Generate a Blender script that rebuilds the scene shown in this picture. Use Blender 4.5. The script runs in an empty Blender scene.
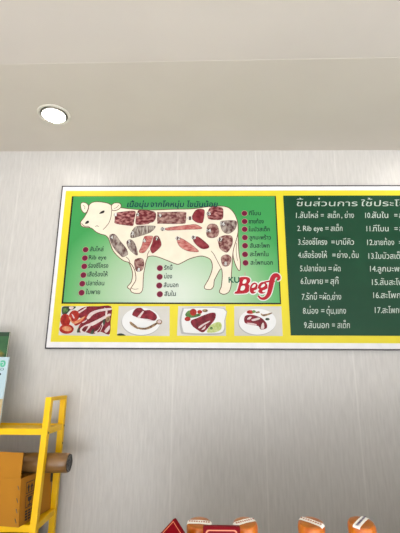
import bpy, bmesh, math, random
import numpy as np
from mathutils import Vector, Matrix
from mathutils.geometry import delaunay_2d_cdt

random.seed(7)
SC = bpy.context.scene
COL = SC.collection
R = math.radians

# ------------------------------------------------------------------ camera
EYE = Vector((0.0, 0.0, 1.5))
FPX = 402.0
PITCH, YAW, ROLL = R(15.3756), R(-0.9499), R(-0.3202)
FWD = Vector((math.sin(YAW) * math.cos(PITCH), math.cos(YAW) * math.cos(PITCH), math.sin(PITCH)))
_rt = Vector((math.cos(YAW), -math.sin(YAW), 0))
_up = _rt.cross(FWD)
RT = _rt * math.cos(ROLL) - _up * math.sin(ROLL)
UP = _up * math.cos(ROLL) + _rt * math.sin(ROLL)
cam_data = bpy.data.cameras.new('camera')
cam_data.sensor_fit = 'VERTICAL'
cam_data.sensor_height = 36.0
cam_data.lens = FPX / 533.0 * 36.0
cam_data.clip_start = 0.05
cam = bpy.data.objects.new('camera', cam_data)
M = Matrix((RT, UP, -FWD)).transposed().to_4x4()
M.translation = EYE
cam.matrix_world = M
COL.objects.link(cam)
SC.camera = cam

# ------------------------------------------------------------------ light
WORLD_STRENGTH = 1.6
SUN = 29.0
LAMP_EMIT = 22.0
SC.view_settings.view_transform = 'Standard'
SC.view_settings.look = 'None'
SC.view_settings.gamma = 1.0
SC.view_settings.use_curve_mapping = False
SC.view_settings.exposure = 0.5
w = bpy.data.worlds.new('street_daylight')
SC.world = w
w.use_nodes = True
w.node_tree.nodes['Background'].inputs[0].default_value = (0.90, 0.955, 1.0, 1)
w.node_tree.nodes['Background'].inputs[1].default_value = WORLD_STRENGTH
la = bpy.data.lights.new('sun', 'SUN')          # falls through the open shopfront on floor and pavement
la.energy = SUN
la.angle = R(1.0)
la.color = (1.0, 1.0, 1.0)
lo = bpy.data.objects.new('sun', la)
lo.rotation_euler = Vector((0.15, 0.62, -0.80)).to_track_quat('-Z', 'Y').to_euler()
lo.location = (0, -6, 6)
COL.objects.link(lo)

CEIL = 2.784
WALL = 2.1


# ------------------------------------------------------------------ helpers
def lin(c, k=1.0):
    """sRGB 0-255 to linear, times k."""
    return tuple(k * ((v / 255 / 12.92) if v / 255 <= 0.04045 else ((v / 255 + 0.055) / 1.055) ** 2.4) for v in c) + (1.0,)


def mat(name, rgb, rough=0.5, coat=0.0, metal=0.0, rgb2=None, scale=20.0, stretch=(1, 1, 1), ramp=(0.35, 0.65),
        bump=0.0, bscale=None, emit=None, detail=3.0, spec=0.5, k=1.0):
    m = bpy.data.materials.new(name)
    m.use_nodes = True
    nt = m.node_tree
    b = nt.nodes['Principled BSDF']
    b.inputs['Roughness'].default_value = rough
    b.inputs['Metallic'].default_value = metal
    b.inputs['Coat Weight'].default_value = coat
    b.inputs['Coat Roughness'].default_value = 0.12
    b.inputs['Specular IOR Level'].default_value = spec
    tc = nt.nodes.new('ShaderNodeTexCoord')
    mp = nt.nodes.new('ShaderNodeMapping')
    mp.inputs['Scale'].default_value = stretch
    nt.links.new(tc.outputs['Object'], mp.inputs[0])
    nz = nt.nodes.new('ShaderNodeTexNoise')
    nz.inputs['Scale'].default_value = scale
    nz.inputs['Detail'].default_value = detail
    nt.links.new(mp.outputs[0], nz.inputs['Vector'])
    cr = nt.nodes.new('ShaderNodeValToRGB')
    cr.color_ramp.elements[0].position, cr.color_ramp.elements[1].position = ramp
    c2 = rgb2 if rgb2 else tuple(min(255, v * 1.03) for v in rgb)
    cr.color_ramp.elements[0].color = lin(rgb, k)
    cr.color_ramp.elements[1].color = lin(c2, k)
    nt.links.new(nz.outputs['Fac'], cr.inputs[0])
    nt.links.new(cr.outputs[0], b.inputs['Base Color'])
    if bump:
        bp = nt.nodes.new('ShaderNodeBump')
        bp.inputs['Strength'].default_value = bump
        bp.inputs['Distance'].default_value = 0.002
        n2 = nz
        if bscale:
            n2 = nt.nodes.new('ShaderNodeTexNoise')
            n2.inputs['Scale'].default_value = bscale
            n2.inputs['Detail'].default_value = 3
            nt.links.new(mp.outputs[0], n2.inputs['Vector'])
        nt.links.new(n2.outputs['Fac'], bp.inputs['Height'])
        nt.links.new(bp.outputs[0], b.inputs['Normal'])
    if emit:
        b.inputs['Emission Color'].default_value = (1.0, 0.95, 0.88, 1)
        b.inputs['Emission Strength'].default_value = emit
    return m


ORG = {}


def thing(name, label, cat, loc, group=None):
    o = bpy.data.objects.new(name, None)
    o.empty_display_size = 0.05
    COL.objects.link(o)
    o.location = loc
    o['label'] = label
    o['category'] = cat
    if group:
        o['group'] = group
    ORG[o] = Vector(loc)
    return o


def put(name, bm, mats, parent=None, label=None, smooth=False):
    """Link a bmesh given in world coordinates as one mesh object under its parent."""
    org = ORG[parent] if parent else Vector((0, 0, 0))
    bmesh.ops.translate(bm, verts=bm.verts, vec=-org)
    me = bpy.data.meshes.new(name)
    bm.to_mesh(me)
    bm.free()
    for m in (mats if isinstance(mats, (list, tuple)) else [mats]):
        me.materials.append(m)
    if smooth:
        for p in me.polygons:
            p.use_smooth = True
    o = bpy.data.objects.new(name, me)
    COL.objects.link(o)
    if parent:
        o.parent = parent
    ORG[o] = org
    if label:
        o['label'] = label
    return o


def struct(name, bm, mats):
    o = put(name, bm, mats)
    o['kind'] = 'structure'
    return o


def box(bm, x0, x1, y0, y1, z0, z1, mi=0, bevel=0.0):
    vs = [bm.verts.new((x, y, z)) for x in (x0, x1) for y in (y0, y1) for z in (z0, z1)]
    fs = []
    for q in ((0, 1, 3, 2), (4, 6, 7, 5), (0, 4, 5, 1), (2, 3, 7, 6), (0, 2, 6, 4), (1, 5, 7, 3)):
        f = bm.faces.new([vs[i] for i in q])
        f.material_index = mi
        fs.append(f)
    if bevel:
        es = list({e for f in fs for e in f.edges})
        r = bmesh.ops.bevel(bm, geom=es, offset=bevel, segments=2, affect='EDGES', profile=0.6)
        for f in r['faces']:
            f.material_index = mi
    return vs


def bar(bm, a, b, wx, wy, mi=0):
    """A square-section bar from a to b: wx across world X, wy across the other direction."""
    a, b = Vector(a), Vector(b)
    d = (b - a).normalized()
    u = Vector((1, 0, 0)) if abs(d.x) < 0.9 else Vector((0, 1, 0))
    v = d.cross(u).normalized()
    u = v.cross(d).normalized()
    ring = []
    for p in (a, b):
        ring.append([bm.verts.new(p + u * sx * wx / 2 + v * sy * wy / 2) for sx, sy in ((-1, -1), (1, -1), (1, 1), (-1, 1))])
    fs = [bm.faces.new(ring[0][::-1]), bm.faces.new(ring[1])]
    for i in range(4):
        fs.append(bm.faces.new((ring[0][i], ring[0][(i + 1) % 4], ring[1][(i + 1) % 4], ring[1][i])))
    for f in fs:
        f.material_index = mi
    bmesh.ops.recalc_face_normals(bm, faces=fs)
    es = list({e for f in fs for e in f.edges})
    bmesh.ops.bevel(bm, geom=es, offset=0.0025, segments=2, affect='EDGES', profile=0.6)


def lathe(bm, prof, c, n=40, axis='Z', mi=0, wob=None):
    rings = []
    for k, (r, h) in enumerate(prof):
        ring = []
        for i in range(n):
            a = 2 * math.pi * i / n
            rr = r * (1 + (wob(a, k) if wob else 0))
            if axis == 'Z':
                p = (c[0] + rr * math.cos(a), c[1] + rr * math.sin(a), c[2] + h)
            else:
                p = (c[0] + h, c[1] + rr * math.cos(a), c[2] + rr * math.sin(a))
            ring.append(bm.verts.new(p))
        rings.append(ring)
    fs = []
    for a, b in zip(rings, rings[1:]):
        for i in range(n):
            fs.append(bm.faces.new((a[i], a[(i + 1) % n], b[(i + 1) % n], b[i])))
    for ring, (r, h) in ((rings[0], prof[0]), (rings[-1], prof[-1])):
        if r > 1e-4:
            fs.append(bm.faces.new(ring))
    for f in fs:
        f.material_index = mi
    bmesh.ops.recalc_face_normals(bm, faces=fs)


# --- flat prints: 2-D shapes on a plane facing the room
def ray(px, py):
    return FWD + RT * ((px - 200) / FPX) - UP * ((py - 266.5) / FPX)


def at(px, py, y):
    """The point of the plane at distance y that the photograph shows at this pixel."""
    d = ray(px, py)
    return EYE + d * (y / d.y)


FRONT = WALL - 0.022                # the printed face of the sign


def S(p):
    q = at(p[0], p[1], FRONT)
    return (q.x, q.z)


def smooth(pts, n=4, closed=True):
    out = []
    m = len(pts)
    rng = m if closed else m - 1
    for i in range(rng):
        g = lambda k: Vector(pts[k % m]) if closed else Vector(pts[max(0, min(m - 1, k))])
        p0, p1, p2, p3 = g(i - 1), g(i), g(i + 1), g(i + 2)
        for j in range(n):
            t = j / n
            out.append(tuple(0.5 * (2 * p1 + (p2 - p0) * t + (2 * p0 - 5 * p1 + 4 * p2 - p3) * t * t + (3 * p1 - p0 - 3 * p2 + p3) * t ** 3)))
    if not closed:
        out.append(tuple(pts[-1]))
    return out


def fill(bm, pts, y, mi=0):
    """A filled 2-D outline (x, z) lying at depth y, facing -y."""
    n = len(pts)
    co, _, fc, *_ = delaunay_2d_cdt([Vector(p) for p in pts], [], [list(range(n))], 1, 1e-6)
    vs = [bm.verts.new((c[0], y, c[1])) for c in co]
    for f in fc:
        try:
            ff = bm.faces.new([vs[i] for i in f])
            ff.normal_update()
            if ff.normal.y > 0:
                ff.normal_flip()
            ff.material_index = mi
        except ValueError:
            pass


def ribbon(bm, pts, wd, y, mi=0, closed=False):
    n = len(pts)
    P = [Vector(p) for p in pts]
    rows = []
    for i in range(n):
        a = P[(i - 1) % n] if closed or i > 0 else P[i]
        b = P[(i + 1) % n] if closed or i < n - 1 else P[i]
        t = b - a
        if t.length < 1e-9:
            t = Vector((1, 0))
        t.normalize()
        nr = Vector((-t.y, t.x))
        ww = wd[i] if isinstance(wd, (list, tuple)) else wd
        rows.append((bm.verts.new((P[i].x + nr.x * ww / 2, y, P[i].y + nr.y * ww / 2)),
                     bm.verts.new((P[i].x - nr.x * ww / 2, y, P[i].y - nr.y * ww / 2))))
    for i in range(n if closed else n - 1):
        a, b = rows[i], rows[(i + 1) % n]
        f = bm.faces.new((a[0], a[1], b[1], b[0]))
        f.normal_update()
        if f.normal.y > 0:
            f.normal_flip()
        f.material_index = mi


def disc(bm, c, rx, rz, y, mi=0, n=20):
    fill(bm, [(c[0] + rx * math.cos(2 * math.pi * i / n), c[1] + rz * math.sin(2 * math.pi * i / n)) for i in range(n)], y, mi)


def rect(bm, x0, x1, z0, z1, y, mi=0):
    f = bm.faces.new([bm.verts.new(p) for p in ((x0, y, z0), (x1, y, z0), (x1, y, z1), (x0, y, z1))])
    f.material_index = mi


def contours(s, shear=0.0):
    """Outlines of a string in the built-in font, one list of points per closed curve."""
    cu = bpy.data.curves.new('lettering', 'FONT')
    cu.body = s
    cu.shear = shear
    o = bpy.data.objects.new('lettering', cu)
    COL.objects.link(o)
    dg = bpy.context.evaluated_depsgraph_get()
    c2 = o.evaluated_get(dg).to_curve(dg)
    out = []
    for sp in c2.splines:
        pts = []
        bp = sp.bezier_points
        n = len(bp)
        for i in range(n):
            a, b = bp[i], bp[(i + 1) % n]
            p0, p1, p2, p3 = a.co, a.handle_right, b.handle_left, b.co
            k = 1 if ((p1 - p0).cross(p3 - p0).length < 1e-5 and (p2 - p0).cross(p3 - p0).length < 1e-5) else 3
            for j in range(k):
                t = j / k
                q = p0 * (1 - t) ** 3 + p1 * 3 * t * (1 - t) ** 2 + p2 * 3 * t * t * (1 - t) + p3 * t ** 3
                pts.append((q.x, q.y))
        if len(pts) > 2:
            out.append(pts)
    o.evaluated_get(dg).to_curve_clear()
    bpy.data.objects.remove(o)
    bpy.data.curves.remove(cu)
    return out


def lettering(bm, s, p0, p1, size, y, bold=0.0, shear=0.0, mi=0, lift=0.0):
    """Write s from point p0 to point p1 (baseline, in plane coordinates); size = letter height in metres."""
    cs = contours(s, shear)
    if not cs:
        return
    # vowel and tone marks above the letters sit a little higher in handwriting
    cs = [[(x, z + lift) for x, z in c] if min(p[1] for p in c) > 0.56 else c for c in cs]
    xs = [p[0] for c in cs for p in c]
    xa, xb = min(xs), max(xs)
    kz = size / 0.60
    kx = (p1[0] - p0[0]) / (xb - xa)
    sl = (p1[1] - p0[1]) / (p1[0] - p0[0])
    def tr(p):
        X = (p[0] - xa) * kx
        return (p0[0] + X, p0[1] + X * sl + p[1] * kz)
    cs = [[tr(p) for p in c] for c in cs]
    pts, edges = [], []
    for c in cs:
        b = len(pts)
        pts += c
        edges += [(b + i, b + (i + 1) % len(c)) for i in range(len(c))]
    co, _, fc, *_ = delaunay_2d_cdt([Vector(p) for p in pts], edges, [], 0, 1e-7)
    co = np.array([tuple(c) for c in co])
    tri = np.array([f for f in fc if len(f) == 3])
    cen = co[tri].mean(axis=1)
    P = np.array(pts)
    wind = np.zeros(len(tri))
    for a, b in edges:
        (ax, ay), (bx, by) = P[a], P[b]
        cr = (bx - ax) * (cen[:, 1] - ay) - (cen[:, 0] - ax) * (by - ay)
        wind += (ay <= cen[:, 1]) & (by > cen[:, 1]) & (cr > 0)
        wind -= ((ay > cen[:, 1]) & (by <= cen[:, 1]) & (cr < 0)).astype(float)
    vs = {}
    for t, k in zip(tri, wind):
        if k == 0:
            continue
        q = []
        for i in t:
            if i not in vs:
                vs[i] = bm.verts.new((co[i][0], y, co[i][1]))
            q.append(vs[i])
        try:
            f = bm.faces.new(q)
        except ValueError:
            continue
        f.normal_update()
        if f.normal.y > 0:
            f.normal_flip()
        f.material_index = mi
    if bold:
        for c in cs:
            ribbon(bm, c, bold, y - 0.00005, mi, closed=True)


# ------------------------------------------------------------------ materials
def wall_material():
    m = bpy.data.materials.new('silk_wallpaper')
    m.use_nodes = True
    nt = m.node_tree
    b = nt.nodes['Principled BSDF']
    b.inputs['Roughness'].default_value = 0.36
    b.inputs['Specular IOR Level'].default_value = 0.55
    tc = nt.nodes.new('ShaderNodeTexCoord')
    def noise(sx, sz, det):
        mp = nt.nodes.new('ShaderNodeMapping')
        mp.inputs['Scale'].default_value = (sx, sx, sz)
        nt.links.new(tc.outputs['Object'], mp.inputs[0])
        n = nt.nodes.new('ShaderNodeTexNoise')
        n.inputs['Scale'].default_value = 1.0
        n.inputs['Detail'].default_value = det
        nt.links.new(mp.outputs[0], n.inputs['Vector'])
        return n
    n1, n2 = noise(100, 11, 3), noise(320, 30, 2)
    ad = nt.nodes.new('ShaderNodeMath')
    nt.links.new(n1.outputs['Fac'], ad.inputs[0])
    nt.links.new(n2.outputs['Fac'], ad.inputs[1])
    bp = nt.nodes.new('ShaderNodeBump')
    bp.inputs['Strength'].default_value = 0.34
    bp.inputs['Distance'].default_value = 0.0022
    nt.links.new(ad.outputs[0], bp.inputs['Height'])
    nt.links.new(bp.outputs[0], b.inputs['Normal'])
    cr = nt.nodes.new('ShaderNodeValToRGB')
    cr.color_ramp.elements[0].position, cr.color_ramp.elements[1].position = 0.3, 0.7
    cr.color_ramp.elements[0].color = lin((186, 183, 179))
    cr.color_ramp.elements[1].color = lin((197, 194, 190))
    nt.links.new(n1.outputs['Fac'], cr.inputs[0])
    # butt seams of the paper strips, every 0.457 m: a hair lighter
    sx = nt.nodes.new('ShaderNodeSeparateXYZ')
    nt.links.new(tc.outputs['Object'], sx.inputs[0])
    o1 = nt.nodes.new('ShaderNodeMath'); o1.operation = 'ADD'; o1.inputs[1].default_value = 10 * 0.457 - 0.288
    nt.links.new(sx.outputs['X'], o1.inputs[0])
    o2 = nt.nodes.new('ShaderNodeMath'); o2.operation = 'PINGPONG'; o2.inputs[1].default_value = 0.457 / 2
    nt.links.new(o1.outputs[0], o2.inputs[0])
    o3 = nt.nodes.new('ShaderNodeMath'); o3.operation = 'LESS_THAN'; o3.inputs[1].default_value = 0.004
    nt.links.new(o2.outputs[0], o3.inputs[0])
    o4 = nt.nodes.new('ShaderNodeMath'); o4.operation = 'MULTIPLY'; o4.inputs[1].default_value = 0.26
    nt.links.new(o3.outputs[0], o4.inputs[0])
    mx = nt.nodes.new('ShaderNodeMix'); mx.data_type = 'RGBA'
    nt.links.new(o4.outputs[0], mx.inputs[0])
    nt.links.new(cr.outputs[0], mx.inputs[6])
    mx.inputs[7].default_value = lin((220, 217, 212))
    nt.links.new(mx.outputs[2], b.inputs['Base Color'])
    return m


def diagram_material():
    """Printed background of the diagram: green at the edges, pale green at the middle of the bottom."""
    m = bpy.data.materials.new('printed_green_fade')
    m.use_nodes = True
    nt = m.node_tree
    b = nt.nodes['Principled BSDF']
    b.inputs['Roughness'].default_value = 0.35
    b.inputs['Specular IOR Level'].default_value = 0.2
    tc = nt.nodes.new('ShaderNodeTexCoord')
    mp = nt.nodes.new('ShaderNodeMapping')
    c = S((172, 296))
    # object coordinates are relative to the sign's origin
    mp.inputs['Location'].default_value = (-(c[0] - SIGN_ORG.x) / 0.66, 0, -(c[1] - SIGN_ORG.z) / 0.54)
    mp.inputs['Scale'].default_value = (1 / 0.66, 0, 1 / 0.54)
    nt.links.new(tc.outputs['Object'], mp.inputs[0])
    ln = nt.nodes.new('ShaderNodeVectorMath'); ln.operation = 'LENGTH'
    nt.links.new(mp.outputs[0], ln.inputs[0])
    cr = nt.nodes.new('ShaderNodeValToRGB')
    e = cr.color_ramp.elements
    e[0].position, e[0].color = 0.1, lin((232, 244, 228), PRINT)
    e[1].position, e[1].color = 1.05, lin((70, 170, 92), PRINT)
    k = e.new(0.55); k.color = lin((178, 218, 172), PRINT)
    k = e.new(0.82); k.color = lin((112, 192, 120), PRINT)
    nt.links.new(ln.outputs['Value'], cr.inputs[0])
    nt.links.new(cr.outputs[0], b.inputs['Base Color'])
    return m


SIGN_ORG = Vector((0.4, FRONT, EYE.z + 0.12))

m_wall = wall_material()
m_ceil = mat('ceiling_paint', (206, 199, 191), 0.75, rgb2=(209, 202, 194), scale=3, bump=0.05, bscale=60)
m_ceil_shaded = mat('ceiling_paint_shaded', (202, 195, 184), 0.75, rgb2=(205, 198, 187), scale=3, bump=0.05, bscale=60)  # same ceiling paint, with the shade along the wall put into its colour
m_floor = mat('floor_tile', (168, 168, 168), 0.35, rgb2=(180, 180, 180), scale=2)
m_side = mat('side_wall_paint', (214, 210, 204), 0.7)
PRINT = 0.68                        # reflectance of the printed inks
m_white = mat('white_acrylic', (244, 243, 245), 0.35, k=PRINT * 1.1, spec=0.2)
m_edge = mat('dark_sign_edge', (84, 80, 84), 0.4, metal=0.3, k=PRINT, spec=0.2)
m_yellow = mat('yellow_vinyl', (250, 232, 56), 0.35, rgb2=(252, 235, 60), scale=6, k=PRINT, spec=0.2)
m_black = mat('black_line', (26, 34, 28), 0.4, k=PRINT, spec=0.2)
m_board = mat('green_vinyl', (20, 72, 46), 0.4, rgb2=(22, 76, 49), scale=5, k=PRINT, spec=0.2)
m_chalk = mat('white_lettering', (212, 224, 214), 0.5, k=PRINT, spec=0.2)
m_teal = mat('dark_teal_ink', (22, 72, 78), 0.45, k=PRINT, spec=0.2)
m_dark = mat('dark_blue_green_ink', (26, 54, 52), 0.45, k=PRINT, spec=0.2)
m_dot = mat('maroon_ink', (124, 22, 58), 0.4, k=PRINT, spec=0.2)
m_dotring = mat('pink_ink', (206, 150, 150), 0.4, k=PRINT, spec=0.2)
m_cream = mat('cream_ink', (254, 242, 220), 0.35, k=PRINT * 1.03, spec=0.2)
m_brown = mat('brown_outline_ink', (112, 62, 44), 0.5, k=PRINT, spec=0.2)
m_eye = mat('dark_ink', (46, 40, 36), 0.5, k=PRINT, spec=0.2)
m_red = mat('red_ink', (190, 26, 46), 0.35, k=PRINT, spec=0.2)
m_print_white = mat('white_ink', (244, 244, 240), 0.35, k=PRINT, spec=0.2)
m_kugreen = mat('green_letter_ink', (22, 104, 78), 0.4, k=PRINT, spec=0.2)


def meat(name, a, b, scale=38, stretch=(1, 1, 1), ramp=(0.36, 0.66)):
    return mat(name, a, 0.4, rgb2=b, scale=scale, stretch=stretch, ramp=ramp, detail=6, k=PRINT, spec=0.2)


MEAT = {
    'red': meat('meat_red', (100, 32, 38), (196, 116, 112), 45, (1, 1, 1.8)),
    'rib': meat('meat_ribeye', (112, 30, 38), (214, 150, 144), 58, (0.8, 1, 1.4), (0.42, 0.68)),
    'fat': meat('meat_fatty', (116, 56, 56), (204, 166, 154), 52, (1, 1, 1), (0.4, 0.66)),
    'pink': meat('meat_pink', (186, 86, 82), (232, 162, 150), 40, (1, 1, 2.2)),
    'deep': meat('meat_deep', (126, 26, 40), (186, 86, 92), 30, (1, 1, 1), (0.4, 0.75)),
    'grey': meat('meat_grey', (92, 54, 54), (192, 178, 166), 42, (1.2, 1, 0.8), (0.38, 0.62)),
    'stripe': meat('meat_striped', (100, 70, 64), (200, 192, 178), 70, (2.4, 1, 0.5), (0.4, 0.6)),
}

# ------------------------------------------------------------------ the room
X0, X1, YF = -2.0, 3.2, -3.2
STEP = 1.405                         # where the lower strip of ceiling along the wall begins
bm = bmesh.new(); box(bm, X0, X1, WALL, WALL + 0.12, 0, CEIL + 0.12); struct('wall_back', bm, m_wall)
bm = bmesh.new(); box(bm, X0 - 0.12, X0, YF, WALL + 0.12, 0, CEIL + 0.12); struct('wall_left', bm, m_side)
bm = bmesh.new(); box(bm, X1, X1 + 0.12, YF, WALL + 0.12, 0, CEIL + 0.12); struct('wall_right', bm, m_side)
bm = bmesh.new(); box(bm, X0 - 0.12, X1 + 0.12, YF, WALL + 0.12, -0.1, 0); struct('floor', bm, m_floor)
bm = bmesh.new(); box(bm, -9, 9, -14, YF, -0.2, -0.02); struct('pavement', bm, mat('pavement', (172, 172, 172), 0.8, rgb2=(182, 182, 182), scale=3))
bm = bmesh.new()
a, b = at(0, 64, 1).x, 0
# main ceiling, a few millimetres higher than the strip next to the wall; the edge runs slightly askew
def prism(bm, pts, z0, z1, mi):
    lo_ = [bm.verts.new((x, y, z0)) for x, y in pts]
    hi_ = [bm.verts.new((x, y, z1)) for x, y in pts]
    fs = [bm.faces.new(lo_[::-1]), bm.faces.new(hi_)]
    n = len(pts)
    for i in range(n):
        fs.append(bm.faces.new((lo_[i], lo_[(i + 1) % n], hi_[(i + 1) % n], hi_[i])))
    for f in fs:
        f.material_index = mi
    bmesh.ops.recalc_face_normals(bm, faces=fs)
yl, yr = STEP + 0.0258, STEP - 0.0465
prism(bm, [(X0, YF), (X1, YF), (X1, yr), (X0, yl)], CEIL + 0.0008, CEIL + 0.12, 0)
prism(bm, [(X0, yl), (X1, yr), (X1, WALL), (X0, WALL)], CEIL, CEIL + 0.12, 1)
struct('ceiling', bm, [m_ceil, m_ceil_shaded])

# ------------------------------------------------------------------ downlights
m_trim = mat('white_trim', (206, 202, 190), 0.45)
m_recess = mat('grey_recess', (92, 88, 80), 0.6)
m_lens = mat('lit_diffuser', (255, 255, 255), 0.4, emit=LAMP_EMIT)


def downlight(x, y, label, group=None):
    z = CEIL if y > STEP else CEIL + 0.0008
    t = thing('downlight', label, 'ceiling light', (x, y, z), group)
    bm = bmesh.new()
    lathe(bm, [(0.0825, 0.0), (0.0825, -0.003), (0.079, -0.0065), (0.071, -0.006), (0.067, -0.002), (0.067, 0.0)], (x, y, z), 56)
    put('trim_ring', bm, m_trim, t, smooth=True)
    bm = bmesh.new()
    lathe(bm, [(0.0668, -0.0004), (0.0668, -0.0015), (0.05, -0.0015), (0.05, -0.0004)], (x, y, z), 48)
    put('recess', bm, m_recess, t)
    bm = bmesh.new()
    lathe(bm, [(0.0580, -0.0016), (0.0580, -0.0085), (0.0562, -0.0090)], (x, y, z), 48, mi=1)
    lathe(bm, [(0.0560, -0.0092), (0.0, -0.0095)], (x, y, z), 48)
    put('diffuser', bm, [m_lens, m_trim], t)
    return t


downlight(-0.776, 1.756, 'round white recessed ceiling light, lit, above the left end of the sign')
for x, y in ((1.19, 1.756), (-0.776, -0.35), (1.19, -0.35)):
    downlight(x, y, 'round recessed ceiling light out of view beyond the frame', 'ceiling lights out of view')

# ------------------------------------------------------------------ the sign
sign = thing('menu_sign', 'long white and yellow wall sign with beef cuts diagram and green text board', 'sign', SIGN_ORG)
sx0 = (S((62.7, 186.3))[0] + S((44, 349.3))[0]) / 2
sz1 = (S((62.7, 186.3))[1] + S((395, 184.9))[1]) / 2
sz0 = (S((44, 349.3))[1] + S((395, 349.6))[1]) / 2
gx0 = (S((71.3, 197))[0] + S((62.3, 303))[0]) / 2        # diagram panel with its black border
gx1 = (S((276.0, 196.2))[0] + S((281, 304))[0]) / 2
tx0 = (S((283.2, 195.3))[0] + S((290.5, 335.8))[0]) / 2
gz1 = (S((72, 196.4))[1] + S((275, 196.0))[1]) / 2
gz0 = (S((63, 303.6))[1] + S((280, 304.6))[1]) / 2
tz1 = S((340, 195.6))[1]
tz0 = S((340, 335.7))[1]
yx0 = (S((65.8, 192))[0] + S((50.6, 341.3))[0]) / 2
yz1 = (S((100, 191.2))[1] + S((370, 190.0))[1]) / 2
yz0 = (S((60, 341.6))[1] + S((370, 343.6))[1]) / 2
tx1 = tx0 + (gx1 - gx0)
yx1 = tx1 + (gx0 - yx0)
sx1 = yx1 + (yx0 - sx0)

bm = bmesh.new(); box(bm, sx0 + 0.005, sx1 - 0.005, FRONT, WALL, sz0 + 0.005, sz1 - 0.005)
put('backing_panel', bm, m_white, sign, 'white backing panel')
bm = bmesh.new()
ew = 0.006
box(bm, sx0, sx1, FRONT - 0.0015, WALL, sz1 - ew, sz1)
box(bm, sx0, sx1, FRONT - 0.0015, WALL, sz0, sz0 + ew)
box(bm, sx0, sx0 + ew, FRONT - 0.0015, WALL, sz0 + ew, sz1 - ew)
box(bm, sx1 - ew, sx1, FRONT - 0.0015, WALL, sz0 + ew, sz1 - ew)
put('frame', bm, m_edge, sign, 'thin dark frame')
Y1, Y2, Y3, Y4, Y5, Y6, Y7, Y8 = [FRONT - 0.0006 * k for k in range(1, 9)]
bm = bmesh.new(); rect(bm, yx0, yx1, yz0, yz1, Y1)
put('yellow_field', bm, m_yellow, sign, 'yellow printed field')

# --- left: the diagram
bm = bmesh.new()
rect(bm, gx0, gx1, gz0, gz1, Y2, 1)
rect(bm, gx0 + 0.009, gx1 - 0.0065, gz0 + 0.008, gz1 - 0.0022, Y3, 0)
diagram = put('diagram_panel', bm, [diagram_material(), m_black], sign, 'green printed panel fading to pale with a black border')

BODY = [(89.3, 205.4), (92.7, 202.6), (99, 202), (107.3, 203.3), (111.5, 205.4), (116, 207), (121.5, 208), (128, 208.9), (137, 209.7), (146, 210.2),
        (155, 210.2), (170, 209.6), (190, 209.2), (202, 207.8), (209.5, 206.8), (220, 206.3), (226, 207), (230.5, 209.3),
        (235, 215), (237.6, 223), (238, 232), (236, 241), (233.8, 248), (232.6, 256), (232, 265), (231.2, 277.5),
        (231, 286), (228.8, 292), (224, 294.4), (219.8, 292.8), (219.7, 290.3), (221.3, 286.5), (222.3, 276), (221.2, 268.5),
        (217, 275), (214.2, 281), (213.7, 286), (211, 289.4), (206, 289.3), (204.3, 287.3), (205.8, 284), (208.7, 279),
        (211.8, 271), (212.3, 265), (210.5, 259.8), (206, 257.2), (200, 256.2), (190, 258.8), (184, 261.8), (178.7, 264.4),
        (175.7, 264), (167.5, 260.7), (160, 257.8), (154, 256.2), (149.5, 256.4), (147.6, 257.8), (146, 262), (145, 267),
        (143.7, 274), (143.2, 282), (142.8, 289), (140.6, 293), (136.2, 293.6), (132, 292.3), (130.5, 289.6), (132.7, 285.5),
        (135.9, 280), (135.2, 272), (132.6, 266), (129, 262.6), (124, 261), (118, 256.5), (113, 250.5), (110.5, 244),
        (108.5, 238.5), (105.5, 235.5), (101, 234.3), (96, 232), (91.5, 228.3), (85.5, 227.5), (82, 226.5), (80.7, 224),
        (81.2, 221.5), (84, 218), (87, 213), (88.6, 209)]
FORE = [(127, 261.5), (129.2, 263), (132, 270), (132.6, 276), (131.3, 282), (129, 285), (127.5, 287), (128.9, 288.8),
        (131, 289), (133, 285.5), (136.2, 280), (135.6, 272), (133, 265), (130, 261)]
TAIL = [(237.6, 228), (238.2, 242), (239, 254), (240.3, 262), (239.8, 270.5), (237.5, 269), (234.8, 263), (233, 255), (233.5, 248), (235.5, 240)]
LEAR = [(88.6, 206.3), (86.3, 203.4), (82.8, 202.6), (80.9, 204.5), (81.4, 209.5), (84, 213), (87, 212)]
REAR = [(111.5, 206), (114.2, 203.4), (119, 203.2), (121.2, 205.4), (120, 208.6), (115.5, 210.8), (112.2, 210.2)]
bm = bmesh.new()
LW = 0.0040
for k, pts in enumerate((FORE, TAIL, BODY, LEAR, REAR)):
    q = [S(p) for p in smooth(pts, 3)]
    y = Y4 - 0.00012 * k
    fill(bm, q, y, 0)
    ribbon(bm, q, LW, y - 0.00006, 1, closed=True)
def stroke(pts, wd=LW * 0.8, mi=1):
    ribbon(bm, [S(p) for p in smooth(pts, 4, False)], wd, Y4 - 0.00075, mi)
stroke([(111.8, 210.5), (111.3, 216), (108.8, 223.5), (103.2, 229.8)])
stroke([(81.6, 223.5), (84.5, 226.3), (88, 226.5), (90.2, 227.8)])
stroke([(95.5, 226.8), (97.2, 226), (98.8, 226.8)])
stroke([(83.2, 205.5), (85, 206.8), (84.6, 209.4)], LW * 0.6)
stroke([(114, 209), (117, 207.5), (118.8, 205.2)], LW * 0.6)
stroke([(211.2, 251.2), (213.5, 254), (215.2, 257), (218.5, 263.5), (221.2, 268.5)])
stroke([(149.6, 250.6), (147.8, 254), (147.3, 257.5)])
stroke([(126, 257), (128.8, 259.5), (130, 262.6)])
stroke([(131, 288), (134.5, 289.4), (138.5, 288.8)], LW * 0.6)
stroke([(236.6, 243), (236.2, 252), (237.4, 261)], LW * 0.6)
fill(bm, [S(p) for p in smooth([(99.3, 213.9), (101.5, 211.6), (104.6, 210.7), (104.2, 212.8), (102.3, 213.7)], 3)], Y4 - 0.0008, 2)
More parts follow.
